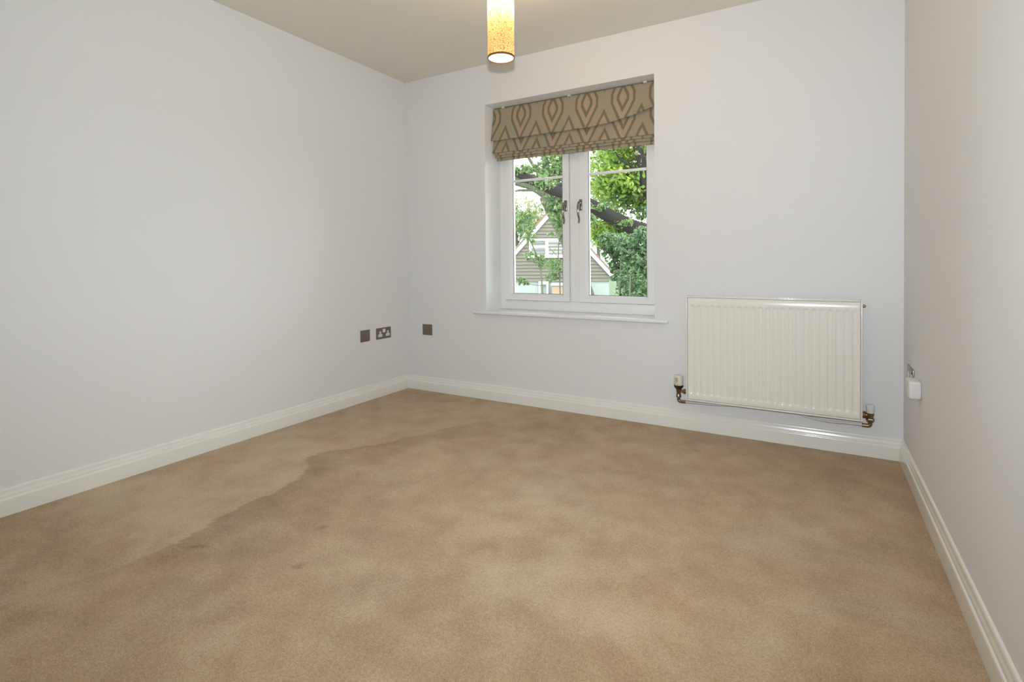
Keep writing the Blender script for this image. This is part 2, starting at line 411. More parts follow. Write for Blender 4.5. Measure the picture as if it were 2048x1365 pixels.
def cloth(name, prof, zfun, x0, x1, shift, wave=0.002, seed=0, thick=.003):
    """prof: list of (y, t) top to bottom; zfun(x, t) gives the height"""
    nxs = 90; rnd = np.random.RandomState(seed); ph = rnd.rand(6)*6.28; fr = rnd.uniform(18, 70, 6)
    def wav(x): return sum(math.sin(f*x+q) for f, q in zip(fr, ph))/6
    rows = []; n = len(prof)
    for (y, t) in prof:
        row = []
        for i in range(nxs):
            x = x0+(x1-x0)*i/(nxs-1); k = min(1, max(0, t))
            row.append((x, y+wave*2.2*wav(x)*k, zfun(x, t)+wave*wav(x+1.3)*k))
        rows.append(row)
    verts = [p for r in rows for p in r]; faces = []
    for j in range(n-1):
        for i in range(nxs-1):
            a_ = j*nxs+i; faces.append((a_, a_+nxs, a_+nxs+1, a_+1))
    me = bpy.data.meshes.new(name); me.from_pydata(verts, [], faces)
    ul = me.uv_layers.new(name='cloth'); top = rows[0][0][2]
    for l in me.loops:
        v = verts[l.vertex_index]; ul.data[l.index].uv = (v[0], v[2]+shift)
    o = link(name, me, M['fabric'], blind)
    me.polygons.foreach_set('use_smooth', [True]*len(me.polygons))
    so = o.modifiers.new('thickness', 'SOLIDIFY'); so.thickness = thick; so.offset = 1
    return o
def zb1(x):
    s = min(1, max(0, (x-1.45)/.49)); return 1.872+.078*s*s
def prof_curve(pts, n=7): return [(p.x, p.y) for p in [Vector((q[0], q[1], 0)) for q in curve_pts([(a, b_, 0) for a, b_ in pts], n)]]
# upper drop, bellying forward to the first fold and tucking under
P1 = prof_curve([(.112, 0), (.108, .25), (.097, .6), (.086, .88), (.080, .97), (.083, 1.0), (.094, .985), (.110, .93)])
cloth('upper_drop', P1, lambda x, t: 2.104+(zb1(x)-2.104)*t, BX0, BX1, 0.0, .003, 1)
z2 = lambda x: 1.786-.008*(x-BX0)
P2 = prof_curve([(.116, 0), (.108, .5), (.097, .85), (.092, .97), (.095, 1.0), (.106, .98), (.118, .9)])
cloth('second_fold', P2, lambda x, t: 1.955+(z2(x)-1.955)*t, BX0+.004, BX1, .115, .0025, 2)
for k, (dz, yo, inset) in enumerate(((.017, .101, .010), (.034, .110, .015), (.055, .121, .022))):
    PP = prof_curve([(yo+.016, 0), (yo+.006, .5), (yo, .9), (yo+.002, 1.0), (yo+.012, .96), (yo+.022, .8)])
    cloth('lower_fold', PP, lambda x, t, dz=dz: (z2(x)-dz+.05)+(-.05)*t, BX0+inset, BX1, .2+.05*k, .0025, 5+k)
b = MB(); b.box(BX0+.004, BX1-.004, .114, .150, WZ1-.026, WZ1-.001, .002); b.build('headrail', M['fabric'], blind)
for cx in (0.832, 1.352, 1.868):
    b = MB(); b.box(cx-.011, cx+.011, .100, .114, WZ1-.010, WZ1-.0005, .0015); b.build('bracket', M['white_plastic'], blind)
b = MB(); b.box(BX0+.026, BX1-.006, .128, .136, 1.736, 1.758, .003); b.build('bottom_bar', M['fabric'], blind)

# ------------------------------------------------------------------ radiator
RX0, RX1, RZ0, RZ1, RY = 2.152, 2.988, 0.192, 0.788, -0.100
rad = empty('radiator', ((RX0+RX1)/2, -.055, RZ0), 'white fluted steel panel radiator hung on the wall right of the window', 'radiator')
# front panel: pressed sheet with 23 recessed vertical flutes
fx0, fx1, fz0, fz1 = RX0+.008, RX1-.008, RZ0+.0095, RZ1-.0085
nfl = 23; c0, c1 = 2.186, 2.957; pit = (c1-c0)/(nfl-1); hw = .0085; fb, ft = .236, .735
xl = [fx0, fx0+.004]
for i in range(nfl):
    c = c0+i*pit
    xl += [c-hw-.0045, c-hw, c-hw+.003, c, c+hw-.003, c+hw, c+hw+.0045]
xl += [fx1-.004, fx1]
zl = [fz0, fz0+.004, fb-.012, fb-.006, fb-.002, fb+.002, fb+.007, fb+.013, fb+.02, .30, .4, .5, .6, .68, ft-.02, ft-.013, ft-.007, ft-.002, ft+.002, ft+.006, ft+.012, fz1-.004, fz1]
def depth(x, z):
    e = min(x-fx0, fx1-x, z-fz0, fz1-z)
    d = .0025 if e <= 1e-6 else 0
    i = round((x-c0)/pit); i = min(nfl-1, max(0, i)); dx = abs(x-(c0+i*pit))
    dz = max(fb+hw-z, z-(ft-hw), 0)
    r = math.hypot(dx, dz)
    s = min(1, max(0, (hw+.0045-r)/.006)); s = s*s*(3-2*s)
    return RY+d+.0048*s
verts = [(x, depth(x, z), z) for z in zl for x in xl]; n = len(xl)
faces = [(j*n+i, j*n+i+1, (j+1)*n+i+1, (j+1)*n+i) for j in range(len(zl)-1) for i in range(n-1)]
me = bpy.data.meshes.new('front_panel'); me.from_pydata(verts, [], faces)
o = link('front_panel', me, M['rad'], rad, 60); so = o.modifiers.new('sheet', 'SOLIDIFY'); so.thickness = .0015; so.offset = -1
for sgx, x in ((1, RX0), (-1, RX1)):
    b = MB(); x2 = x+sgx*.0075; b.box(min(x, x2), max(x, x2), RY-.002, -.022, RZ0, RZ1, .003, 3); b.build('side_panel', M['rad'], rad, 35)
# top grille: frame with cross bars
b = MB(); b.box(RX0+.0075, RX1-.0075, RY-.002, RY+.008, RZ1-.008, RZ1, .003, 3); b.box(RX0+.0075, RX1-.0075, -.032, -.022, RZ1-.008, RZ1, .002); b.build('top_grille', M['rad'], rad, 35)
nb = 52
for i in range(nb):
    x = RX0+.014+(RX1-RX0-.028)*i/(nb-1)
    b = MB(); b.box(x-.0028, x+.0028, RY+.008, -.032, RZ1-.006, RZ1-.002); b.build('grille_bar', M['rad'], rad)
b = MB(); b.box(RX0+.0075, RX1-.0075, RY-.001, RY+.006, RZ0+.001, RZ0+.009, .0025, 3); b.build('bottom_edge', M['rad'], rad, 35)
b = MB(); b.box(RX0+.012, RX1-.012, -.040, -.036, RZ0+.02, RZ1-.015); b.box(RX0+.012, RX1-.012, RY+.016, RY+.020, RZ0+.02, RZ1-.015)
for i in range(24):
    x = RX0+.03+(RX1-RX0-.06)*i/23; b.box(x-.001, x+.001, RY+.020, -.040, RZ0+.05, RZ1-.05)
b.build('convector_core', M['rad'], rad)
for x in (RX0+.16, RX1-.16):
    b = MB(); b.box(x-.015, x+.015, -.040, -.0005, RZ0+.08, RZ1-.09); b.build('wall_bracket', M['rad'], rad)
b = MB(); b.lathe([(.0075, 0), (.0075, .012), (.004, .013), (.004, .017)], (RX1, -.045, .757), (1,0,0), 12); b.build('bleed_valve', M['brass'], rad, 35)
# thermostatic valve on the window side
vx, vy = 2.101, -.055
body = MB()
body.lathe([(.0145, .0), (.0150, .010), (.0125, .014), (.0115, .030), (.0140, .034), (.0140, .046), (.0155, .049), (.0155, .058), (.013, .060)], (vx, vy, .196), (0,0,1), 20)
body.lathe([(.0085, 0), (.0085, .018), (.0135, .019), (.0135, .036), (.010, .038)], (vx+.008, vy, .232), (1,0,0), 8)
body.lathe([(.0125, 0), (.0145, .004), (.0145, .012), (.0125, .016)], (vx, vy, .196), (0,0,1), 6)
body.tube([(vx, vy, .200), (vx, vy, .186), (vx, vy, .1795), (vx+.004, vy, .1735), (vx+.011, vy, .172), (vx+.040, vy, .172)], .0092, 14)
body.build('valve_body', M['brass'], rad, 40)
hd = MB(); hd.lathe([(.0200, 0), (.0250, .008), (.0268, .022), (.0262, .048), (.0248, .060), (.0205, .066), (.011, .068)], (vx, vy, .258), (0,0,1), 28)
hdo = hd.build('thermostatic_head', M['cream_plastic'], rad, 35); tag(hdo, 'cream thermostatic dial head')
cb = MB(); cb.lathe([(.0165, 0), (.0205, .006), (.0255, .013), (.0268, .021), (.0255, .0225)], (vx, vy, .2440), (0,0,1), 28); cb.build('collar', M['black_plastic'], hdo, 35)
sl = MB()
for k in range(4):
    a_ = -2.05+k*.16; cx_, cy_ = vx+.0258*math.cos(a_), vy+.0258*math.sin(a_)
    sl.box(cx_-.0010, cx_+.0010, cy_-.0012, cy_+.0012, .284, .312)
sl.build('vent_slots', M['grey_print'], hdo)
for a_ in (-2.15, -1.55):
    d_ = MB(); cx_, cy_ = vx+.0264*math.cos(a_), vy+.0264*math.sin(a_)
    d_.lathe([(.0022, 0), (.0022, .0012)], (cx_, cy_, .2725), (math.cos(a_), math.sin(a_), 0), 10); d_.build('pointer_dot', M['black_plastic'], hdo)
# lockshield valve on the corner side
wx = 3.022
lb = MB()
lb.lathe([(.0140, 0), (.0150, .012), (.0145, .030), (.0165, .034), (.0165, .044), (.0135, .046)], (wx, vy, .186), (0,0,1), 20)
lb.lathe([(.0110, 0), (.0110, .010), (.0140, .011), (.0165, .016), (.0165, .028), (.012, .032)], (wx-.006, vy, .219), (-1,0,0), 12)
lb.lathe([(.0150, 0), (.0185, .004), (.0185, .013), (.0150, .017)], (wx, vy, .189), (0,0,1), 6)
lb.tube([(wx, vy, .192), (wx, vy, .180), (wx, vy, .1735), (wx-.004, vy, .168), (wx-.011, vy, .1665), (wx-.034, vy, .1665)], .0095, 14)
lb.build('lockshield_valve', M['brass'], rad, 40)
lc = MB(); lc.lathe([(.0165, 0), (.0175, .002), (.0195, .036), (.0188, .040), (.014, .042)], (wx, vy, .231), (0,0,1), 24); tag(lc.build('valve_cap', M['white_plastic'], rad, 35), 'white lockshield cap')
# white plastic supply pipes, sagging below the panel
p1 = curve_pts([(wx-.030, vy, .1665), (2.93, -.052, .166), (2.86, -.045, .160), (2.79, -.038, .162), (2.73, -.032, .172), (2.685, -.028, .188), (2.655, -.022, .215), (2.645, -.004, .235)], 8)
b = MB(); b.tube(p1, .0052, 12); tag(b.build('supply_pipe', M['pipe'], rad, 60), 'white plastic pipe sagging under the panel')
p2 = curve_pts([(vx+.036, vy, .172), (2.25, -.052, .1745), (2.40, -.045, .182), (2.50, -.035, .195), (2.55, -.022, .215), (2.56, -.004, .235)], 8)
b = MB(); b.tube(p2, .0052, 12); tag(b.build('supply_pipe', M['pipe'], rad, 60), 'white plastic pipe behind the panel')

# ------------------------------------------------------------------ wall plates
def on_left(y0, y1, z0, z1, d0, d1): return (d0, d1, y0, y1, z0, z1)
blank = MB(); blank.box(0, .0055, -.500, -.411, .424, .508, .002)
bo = empty('blank_plate', (0, -.4555, .424), 'square dark bronze blank wall plate left of the double socket', 'wall plate')
blank.build('plate', M['pewter'], bo, 30)
def ellipse_socket(parent, cy, cz):
    """white three-pin insert on the left wall"""
    b = MB(); x0, x1 = .004, .0068
    b.box(x0, x1, cy-.0085, cy+.0085, cz+.000, cz+.025, .0006); b.box(x0, x1-.0002, cy-.0205, cy+.0205, cz-.016, cz+.004, .0006)
    s = b.build('socket_insert', M['white_plastic'], parent, 30)
    for (dy, dz, w_, h_) in ((0, .013, .0035, .010), (-.011, -.006, .0075, .004), (.011, -.006, .0075, .004)):
        h = MB(); h.box(.0060, .00705, cy+dy-w_/2, cy+dy+w_/2, cz+dz-h_/2, cz+dz+h_/2); h.build('pin_hole', M['grey_print'], s)
ds = empty('double_socket', (0, -.271, .423), 'dark bronze double power socket with white inserts nearest the corner', 'socket')
b = MB(); b.box(0, .0055, -.347, -.195, .423, .5055, .002); b.build('plate', M['pewter'], ds, 30)
ellipse_socket(ds, -.308, .455); ellipse_socket(ds, -.229, .455)
for cy in (-.2765, -.2625):
    b = MB(); b.box(.004, .0085, cy-.0066, cy+.0066, .470, .496, .001); b.build('switch', M['white_plastic'], ds, 30)
ap = empty('aerial_plate', (.200, 0, .428), 'square dark bronze aerial plate on the window wall', 'wall plate')
b = MB(); b.box(.155, .246, -.0055, 0, .428, .511, .002); b.build('plate', M['pewter'], ap, 30)
b = MB(); b.lathe([(.0085, 0), (.0085, .002), (.0062, .0035), (.0040, .0035)], (.200, -.005, .4695), (0,-1,0), 20); b.build('socket_ring', M['steel'], ap, 35)
b = MB(); b.lathe([(.0038, 0), (.0038, .0042)], (.200, -.005, .4695), (0,-1,0), 14); b.build('socket_hole', M['hole'], ap)
# right wall: steel socket plate and white box
sp_ = empty('steel_socket_plate', (W, -.235, .42), 'satin steel double socket plate on the right wall behind the white box', 'socket')
b = MB(); b.box(W-.006, W, -.318, -.156, .420, .503, .002); b.build('plate', M['steel'], sp_, 30)
for cy in (-.277, -.197):
    b = MB(); b.box(W-.0072, W-.005, cy-.020, cy+.020, .436, .476, .0006); b.build('socket_insert', M['white_plastic'], sp_, 30)
b = MB(); b.box(W-.0105, W-.005, -.310, -.290, .484, .498, .0015); b.build('switch', M['chrome'], sp_, 30)
wb = empty('white_wall_box', (W, -.455, .418), 'small white plastic box fixed on the right wall above the skirting', 'wall box')
b = MB(); b.box(W-.043, W, -.505, -.405, .416, .489, .0085, 4); b.build('casing', M['white_plastic'], wb, 30)
b = MB(); b.box(W-.040, W-.020, -.5062, -.5045, .477, .4785); b.box(W-.0205, W-.0195, -.5062, -.5045, .455, .480); b.build('seam', M['pipe'], wb)

# ------------------------------------------------------------------ pendant lamp
PXY = (1.556, -1.120); PZ0, PZ1, PR = 1.913, 2.25, .0605
def shade_mat():
    mt = bpy.data.materials.new('mosaic_shade'); mt.use_nodes = True; nt = mt.node_tree; nt.nodes.clear()
    out = N(nt, 'ShaderNodeOutputMaterial'); tc = N(nt, 'ShaderNodeTexCoord')
    vo = N(nt, 'ShaderNodeTexVoronoi', feature='DISTANCE_TO_EDGE'); vo.inputs['Scale'].default_value = 95
    nt.links.new(tc.outputs['Object'], vo.inputs['Vector'])
    cr = N(nt, 'ShaderNodeValToRGB'); e = cr.color_ramp.elements
    e[0].position = .03; e[0].color = (0, 0, 0, 1); e[1].position = .09; e[1].color = (1, 1, 1, 1)
    nt.links.new(vo.outputs['Distance'], cr.inputs[0])
    tr = N(nt, 'ShaderNodeBsdfTranslucent'); tr.inputs[0].default_value = (.74, .71, .61, 1)
    df = N(nt, 'ShaderNodeBsdfDiffuse'); df.inputs[0].default_value = (.55, .38, .12, 1)
    t2 = N(nt, 'ShaderNodeBsdfTranslucent'); t2.inputs[0].default_value = (.24, .165, .06, 1)
    m2 = N(nt, 'ShaderNodeMixShader'); m2.inputs[0].default_value = .6
    nt.links.new(df.outputs[0], m2.inputs[1]); nt.links.new(t2.outputs[0], m2.inputs[2])
    ms = N(nt, 'ShaderNodeMixShader')
    nt.links.new(cr.outputs[0], ms.inputs[0]); nt.links.new(m2.outputs[0], ms.inputs[1]); nt.links.new(tr.outputs[0], ms.inputs[2])
    nt.links.new(ms.outputs[0], out.inputs[0])
    return mt
M['shade'] = shade_mat()
def glow(name, col, s):
    mt, nt, b = nodes(name); b.inputs['Base Color'].default_value = (.9, .88, .8, 1)
    b.inputs['Emission Color'].default_value = (*col, 1); b.inputs['Emission Strength'].default_value = s
    return mt
M['diffuser'] = glow('lit_diffuser', (1, .86, .60), 1.3)
M['bulb'] = glow('lit_bulb', (1, .76, .43), 2300.0)
pen = empty('pendant_light', (PXY[0], PXY[1], H), 'lit cylindrical mosaic pendant shade hanging from the ceiling', 'pendant light')
b = MB(); b.lathe([(PR, PZ0+.006), (PR, PZ1), (PR-.002, PZ1), (PR-.002, PZ0+.006), (PR, PZ0+.006)], (PXY[0], PXY[1], 0), (0,0,1), 48, cap=False); b.build('lamp_shade', M['shade'], pen, 40)
b = MB(); b.lathe([(PR+.001, PZ0-.001), (PR+.001, PZ0+.0065), (PR-.003, PZ0+.0065), (PR-.003, PZ0-.001), (PR+.001, PZ0-.001)], (PXY[0], PXY[1], 0), (0,0,1), 48, cap=False); b.build('rim', M['bronze_rim'], pen, 40)
b = MB(); b.lathe([(PR-.003, PZ0+.001), (PR-.003, PZ0+.003)], (PXY[0], PXY[1], 0), (0,0,1), 48); b.build('diffuser', M['diffuser'], pen)
b = MB(); b.lathe([(.006, PZ1-.16), (.022, PZ1-.15), (.030, PZ1-.12), (.026, PZ1-.085), (.014, PZ1-.06), (.013, PZ1-.04)], (PXY[0], PXY[1], 0), (0,0,1), 20); b.build('bulb', M['bulb'], pen, 40)
b = MB(); b.lathe([(.016, PZ1-.045), (.018, PZ1-.02), (.017, PZ1+.005), (.008, PZ1+.02)], (PXY[0], PXY[1], 0), (0,0,1), 20); b.build('lamp_holder', M['white_plastic'], pen, 40)
b = MB()
for k in range(3):
    a_ = k*2.094; b.tube([(PXY[0]+.012*math.cos(a_), PXY[1]+.012*math.sin(a_), PZ1-.002), (PXY[0]+(PR-.001)*math.cos(a_), PXY[1]+(PR-.001)*math.sin(a_), PZ1-.002)], .0015, 6)
b.build('shade_spider', M['bronze_rim'], pen)
b = MB(); b.tube([(PXY[0], PXY[1], PZ1+.015), (PXY[0], PXY[1], H-.02)], .0032, 8); b.build('cord', M['white_plastic'], pen, 60)
b = MB(); b.lathe([(.012, -.030), (.036, -.022), (.044, -.008), (.045, 0)], (PXY[0], PXY[1], H), (0,0,1), 28); b.build('ceiling_rose', M['white_plastic'], pen, 40)

pl = bpy.data.lights.new('pendant_bulb', 'POINT'); pl.energy = 8.5; pl.color = (1, .70, .36); pl.shadow_soft_size = .03
plo = bpy.data.objects.new('pendant_bulb', pl); C.objects.link(plo); plo.location = (PXY[0]+.03, PXY[1], PZ1+.015)

# ------------------------------------------------------------------ outside: garden, house, trees
GZ = -2.75
def leaf_mat(name, dark, light, trans=0.35):
    mt = bpy.data.materials.new(name); mt.use_nodes = True; nt = mt.node_tree; nt.nodes.clear()
    out = N(nt, 'ShaderNodeOutputMaterial'); at = N(nt, 'ShaderNodeAttribute', attribute_name='tint')
    mx = N(nt, 'ShaderNodeMix', data_type='RGBA'); mx.inputs[6].default_value = (*dark, 1); mx.inputs[7].default_value = (*light, 1)
    nt.links.new(at.outputs['Fac'], mx.inputs[0])
    df = N(nt, 'ShaderNodeBsdfPrincipled'); df.inputs['Roughness'].default_value = .45
    tr = N(nt, 'ShaderNodeBsdfTranslucent'); ms = N(nt, 'ShaderNodeMixShader'); ms.inputs[0].default_value = trans
    nt.links.new(mx.outputs[2], df.inputs['Base Color']); nt.links.new(mx.outputs[2], tr.inputs[0])
    nt.links.new(df.outputs[0], ms.inputs[1]); nt.links.new(tr.outputs[0], ms.inputs[2]); nt.links.new(ms.outputs[0], out.inputs[0])
    return mt
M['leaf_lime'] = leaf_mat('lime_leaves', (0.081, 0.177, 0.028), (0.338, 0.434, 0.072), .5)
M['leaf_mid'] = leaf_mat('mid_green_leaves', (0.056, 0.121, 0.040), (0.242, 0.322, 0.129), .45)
M['leaf_dark'] = leaf_mat('holly_leaves', (0.016, 0.049, 0.018), (0.161, 0.250, 0.105), .25)
M['leaf_pale'] = leaf_mat('pale_autumn_leaves', (0.161, 0.233, 0.105), (0.443, 0.434, 0.210), .5)
M['bark_dark'] = plain('dark_bark', (.009, .0075, .005), .9, noise=.4, nscale=14, bump=.8, bscale=30)
M['bark_mid'] = plain('lichen_bark', (.075, .08, .05), .9, noise=.5, nscale=5, bump=.8, bscale=30)
M['grass'] = plain('lawn_grass', (.04, .07, .018), .95, noise=.4, nscale=3, bump=.5, bscale=60)
M['board'] = plain('weathered_boards', (.135, .125, .10), .85, noise=.2, nscale=9, bump=.4, bscale=25)
M['trim_white'] = plain('white_trim', (.6, .6, .6), .5, bump=.03)
M['render_pale'] = plain('pale_render', (.30, .34, .32), .9, noise=.05, nscale=20, bump=.2)
M['brick_peach'] = plain('peach_brick', (.32, .23, .16), .9, noise=.15, nscale=14, bump=.3)
M['roof_tile'] = plain('brown_roof_tiles', (.17, .12, .09), .9, noise=.3, nscale=8, bump=.5, bscale=20)
M['far_glass'] = plain('house_window_glass', (.18, .22, .22), .12, bump=.02)
M['blind_white'] = plain('house_window_blind', (.36, .41, .38), .8, bump=.05)

b = MB(); b.box(-150, 120, T+.35, 260, GZ-.2, GZ)
tag(b.build('ground', M['grass']), 'green lawn under the trees outside the window', 'lawn', kind='structure')

def leaves(name, mat, parent, blobs, size, seed, droop=.3, clump=14, cspread=.32, aspect=.55):
    """blobs: (cx, cy, cz, rx, ry, rz, count)"""
    rnd = np.random.RandomState(seed); pos = []; tint = []
    for cx, cy, cz, rx, ry, rz, n in blobs:
        nc = max(1, n//clump)
        d = rnd.normal(size=(nc, 3)); d /= np.linalg.norm(d, axis=1)[:, None]
        d *= (rnd.rand(nc, 1)**.45)
        cc = d*np.array([rx, ry, rz])+np.array([cx, cy, cz])
        ct = rnd.rand(nc)
        q = np.repeat(cc, clump, 0)+rnd.normal(size=(nc*clump, 3))*cspread*np.array([1, 1, .7])*min(1, rx)
        pos.append(q); tint.append(np.clip(np.repeat(ct, clump)*.65+rnd.rand(nc*clump)*.4-.05, 0, 1))
    pos = np.concatenate(pos); tint = np.concatenate(tint); n = len(pos)
    ax = rnd.normal(size=(n, 3)); ax[:, 2] -= droop; ax /= np.linalg.norm(ax, axis=1)[:, None]
    s = np.cross(ax, rnd.normal(size=(n, 3))); s /= np.linalg.norm(s, axis=1)[:, None]
    nn = np.cross(ax, s); L_ = size*rnd.uniform(.6, 1.25, (n, 1)); w_ = L_*aspect/2
    base = pos-ax*L_/2; tip = pos+ax*L_/2; mid = pos-ax*L_*.05
    l = mid+s*w_+nn*L_*.10; r = mid-s*w_+nn*L_*.10
    v = np.stack([base, l, tip, r], 1).reshape(-1, 3)
    k = np.arange(n)*4
    f = np.concatenate([np.stack([k, k+1, k+2], 1), np.stack([k, k+2, k+3], 1)])
    me = bpy.data.meshes.new(name); me.from_pydata(v.tolist(), [], f.tolist())
    a_ = me.attributes.new('tint', 'FLOAT', 'POINT'); a_.data.foreach_set('value', np.repeat(tint, 4).astype(np.float32))
    return tag(link(name, me, mat, parent), kind='stuff')

def limb(b, P, r0, r1, n=8, seg=6):
    q = curve_pts(P, seg); k = len(q); b.tube(q, [r0+(r1-r0)*i/(k-1) for i in range(k)], n)

# --- house with a weatherboarded gable, about 26 m off
gx = Vector((0.90, 0.436, 0)).normalized(); gn = Vector((gx.y, -gx.x, 0))     # along the gable, and towards us
HC = Vector((-8.28, 19.97, 0))
house = empty('house', (HC.x, HC.y, GZ), 'distant house with a weatherboarded gable and white bargeboards', 'house')
def hp(u, v, z): return HC+gx*u+gn*v+Vector((0, 0, z))
EZ, PZK, HW_ = 0.48, 3.42, 2.72                              # eaves height, ridge height, half width
def hbox(name, mat, u0, u1, v0, v1, z0, z1, parent=house):
    b = MB(); b.prism([hp(u0, v0, z0), hp(u1, v0, z0), hp(u1, v0, z1), hp(u0, v0, z1)], gn*(v1-v0)); return b.build(name, mat, parent)
b = MB(); b.prism([hp(-HW_, -.04, GZ), hp(HW_, -.04, GZ), hp(HW_, -.04, EZ), hp(0, -.04, PZK), hp(-HW_, -.04, EZ)], gn*(-6.5)); b.build('walls', M['render_pale'], house)
z = -.02; bh = .165
while z < PZK-.12:
    zc = z+bh
    hw_ = HW_ if zc < EZ else HW_*(PZK-zc)/(PZK-EZ)
    hw0 = HW_ if z < EZ else HW_*(PZK-z)/(PZK-EZ)
    b = MB(); b.prism([hp(-hw0, -.02, z), hp(hw0, -.02, z), hp(hw_, -.02, zc), hp(-hw_, -.02, zc)], gn*.02)
    for v in b.bm.verts:
        if abs(v.co.z-z) < 1e-4 and (v.co-HC).dot(gn) > -.01: v.co += gn*.045
    b.build('board', M['board'], house); z += bh
for s_ in (-1, 1):
    e0 = Vector((s_*(HW_+.32), 0, EZ-.34)); k0 = Vector((0, 0, PZK+.12))
    b = MB(); b.prism([hp(e0.x, .05, e0.z), hp(0, .05, k0.z), hp(0, .05, k0.z-.26), hp(e0.x, .05, e0.z-.24)], gn*.06); b.build('bargeboard', M['trim_white'], house)
    b = MB(); b.prism([hp(e0.x, .12, e0.z), hp(0, .12, k0.z), hp(0, .12, k0.z+.14), hp(e0.x-.0, .12, e0.z+.14)], gn*(-7.0)); b.build('roof', M['roof_tile'], house)
wn = hbox('window', M['trim_white'], -1.15, .85, .01, .07, 1.17, 1.27)
hbox('frame_head', M['trim_white'], -1.15, .85, .01, .06, 1.97, 2.07, wn)
for u in (-1.15, -.36, .75): hbox('frame_post', M['trim_white'], u, u+(.16 if u == -.36 else .10), .01, .06, 1.27, 1.97, wn)
hbox('pane', M['far_glass'], -1.05, -.36, .005, .02, 1.27, 1.62, wn); hbox('transom', M['trim_white'], -1.05, -.36, .02, .05, 1.62, 1.74, wn)
hbox('pane', M['far_glass'], -1.05, -.36, .005, .02, 1.74, 1.97, wn); hbox('pane', M['blind_white'], -.20, .75, .005, .02, 1.27, 1.97, wn)
hbox('window_ledge', M['trim_white'], -1.22, 1.25, .07, .20, 1.13, 1.22, wn)
pe = hbox('porch_wall', M['brick_peach'], -.05, 1.55, .3, 1.6, GZ, -.16)
hbox('porch_cap', M['render_pale'], -.10, 1.60, .25, 1.65, -.16, -.08, pe)
for u in (-.70, -.32): hbox('door_post', M['trim_white'], u, u+.10, .05, .14, GZ, -.14)
hbox('door_lintel', M['trim_white'], -.70, -.22, .05, .14, -.16, -.02)

# --- leaning tree, 14 m off: grey-green forked trunk filling the left pane
lt = empty('leaning_tree', (-1.75, 9.7, GZ), 'leaning grey-barked tree forking in front of the house', 'tree')
b = MB()
limb(b, [(-1.75, 9.7, GZ), (-2.15, 9.75, -.9), (-2.62, 9.78, .55), (-2.88, 9.70, 1.45), (-3.25, 9.5, 2.30), (-3.45, 9.42, 2.72)], .26, .17, 10)
limb(b, [(-3.36, 9.45, 2.55), (-3.50, 9.38, 3.05), (-3.42, 9.42, 3.6), (-3.62, 9.3, 4.3), (-3.9, 9.2, 5.2)], .14, .06)
limb(b, [(-3.40, 9.45, 2.68), (-3.75, 9.25, 2.95), (-4.15, 9.05, 3.08), (-4.7, 8.7, 3.25)], .10, .05)
limb(b, [(-3.6, 9.3, 2.86), (-3.95, 9.1, 2.88), (-4.3, 8.9, 2.84), (-4.6, 8.8, 2.9)], .04, .015)
limb(b, [(-3.50, 9.38, 3.15), (-3.75, 9.25, 3.6), (-4.0, 9.1, 4.1)], .055, .03)
limb(b, [(-3.2, 9.55, 2.55), (-2.9, 9.75, 2.95), (-2.7, 9.8, 3.6)], .05, .02)
limb(b, [(-2.66, 9.78, .95), (-2.95, 9.7, 1.35), (-3.15, 9.6, 1.6)], .08, .03)
b.build('trunk', M['bark_mid'], lt, 60)
leaves('foliage', M['leaf_mid'], lt, [(-3.05, 9.7, 3.4, .6, .6, .55, 1500), (-3.0, 9.85, 2.75, .55, .5, .35, 700), (-2.8, 9.9, 2.2, .45, .4, .4, 1000), (-4.0, 9.2, 3.25, .35, .4, .18, 300), (-2.75, 9.9, 1.3, .32, .4, .5, 800), (-3.3, 9.6, 4.6, 1.2, 1, .7, 900), (-3.0, 9.3, 2.6, .45, .3, .30, 420), (-2.95, 9.3, 1.9, .35, .3, .4, 320), (-3.4, 9.2, 3.3, .5, .3, .3, 300), (-3.9, 8.9, 2.0, .35, .4, .3, 260)], .13, 3, cspread=.22)
leaves('autumn_leaves', M['leaf_lime'], lt, [(-3.0, 9.8, 3.75, .6, .5, .35, 420), (-2.8, 9.7, 3.0, .3, .4, .5, 200)], .13, 31, cspread=.2)

# --- broad oak nearer on the right: a heavy dark bough and lime foliage
ok = empty('broad_oak', (2.2, 8.6, GZ), 'broad oak with a heavy dark bough and lime green leaves', 'tree')
b = MB()
limb(b, [(2.2, 8.6, GZ), (2.1, 8.5, -.5), (1.9, 8.35, .6), (1.5, 8.0, 1.1)], .48, .30, 12)
limb(b, [(1.7, 8.15, .95), (.9, 7.4, 1.30), (.06, 6.83, 1.51), (-.31, 6.62, 1.67), (-.64, 6.43, 1.86), (-.95, 6.25, 2.07), (-1.26, 6.07, 2.25), (-1.51, 5.93, 2.33), (-1.71, 5.81, 2.43), (-2.0, 5.65, 2.60), (-2.25, 5.5, 2.74)], .17, .075, 12)
limb(b, [(-1.55, 5.92, 2.36), (-1.35, 6.05, 2.46), (-1.15, 6.2, 2.44)], .07, .03, 8)
limb(b, [(-1.78, 5.78, 2.45), (-2.0, 5.62, 2.50), (-2.3, 5.45, 2.49)], .025, .010, 6)
limb(b, [(1.9, 8.35, .5), (1.5, 8.0, 1.6), (.6, 7.3, 2.0), (.05, 6.95, 2.28), (-.05, 6.85, 2.7), (-.18, 6.8, 3.2), (-.35, 6.75, 3.8)], .22, .05, 10)
limb(b, [(-.08, 6.85, 2.65), (-.45, 6.6, 2.95), (-.62, 6.5, 3.3)], .03, .012)
limb(b, [(-.10, 6.85, 2.8), (.0, 6.9, 3.1), (.08, 6.9, 3.4)], .03, .012)
rnd = random.Random(5)
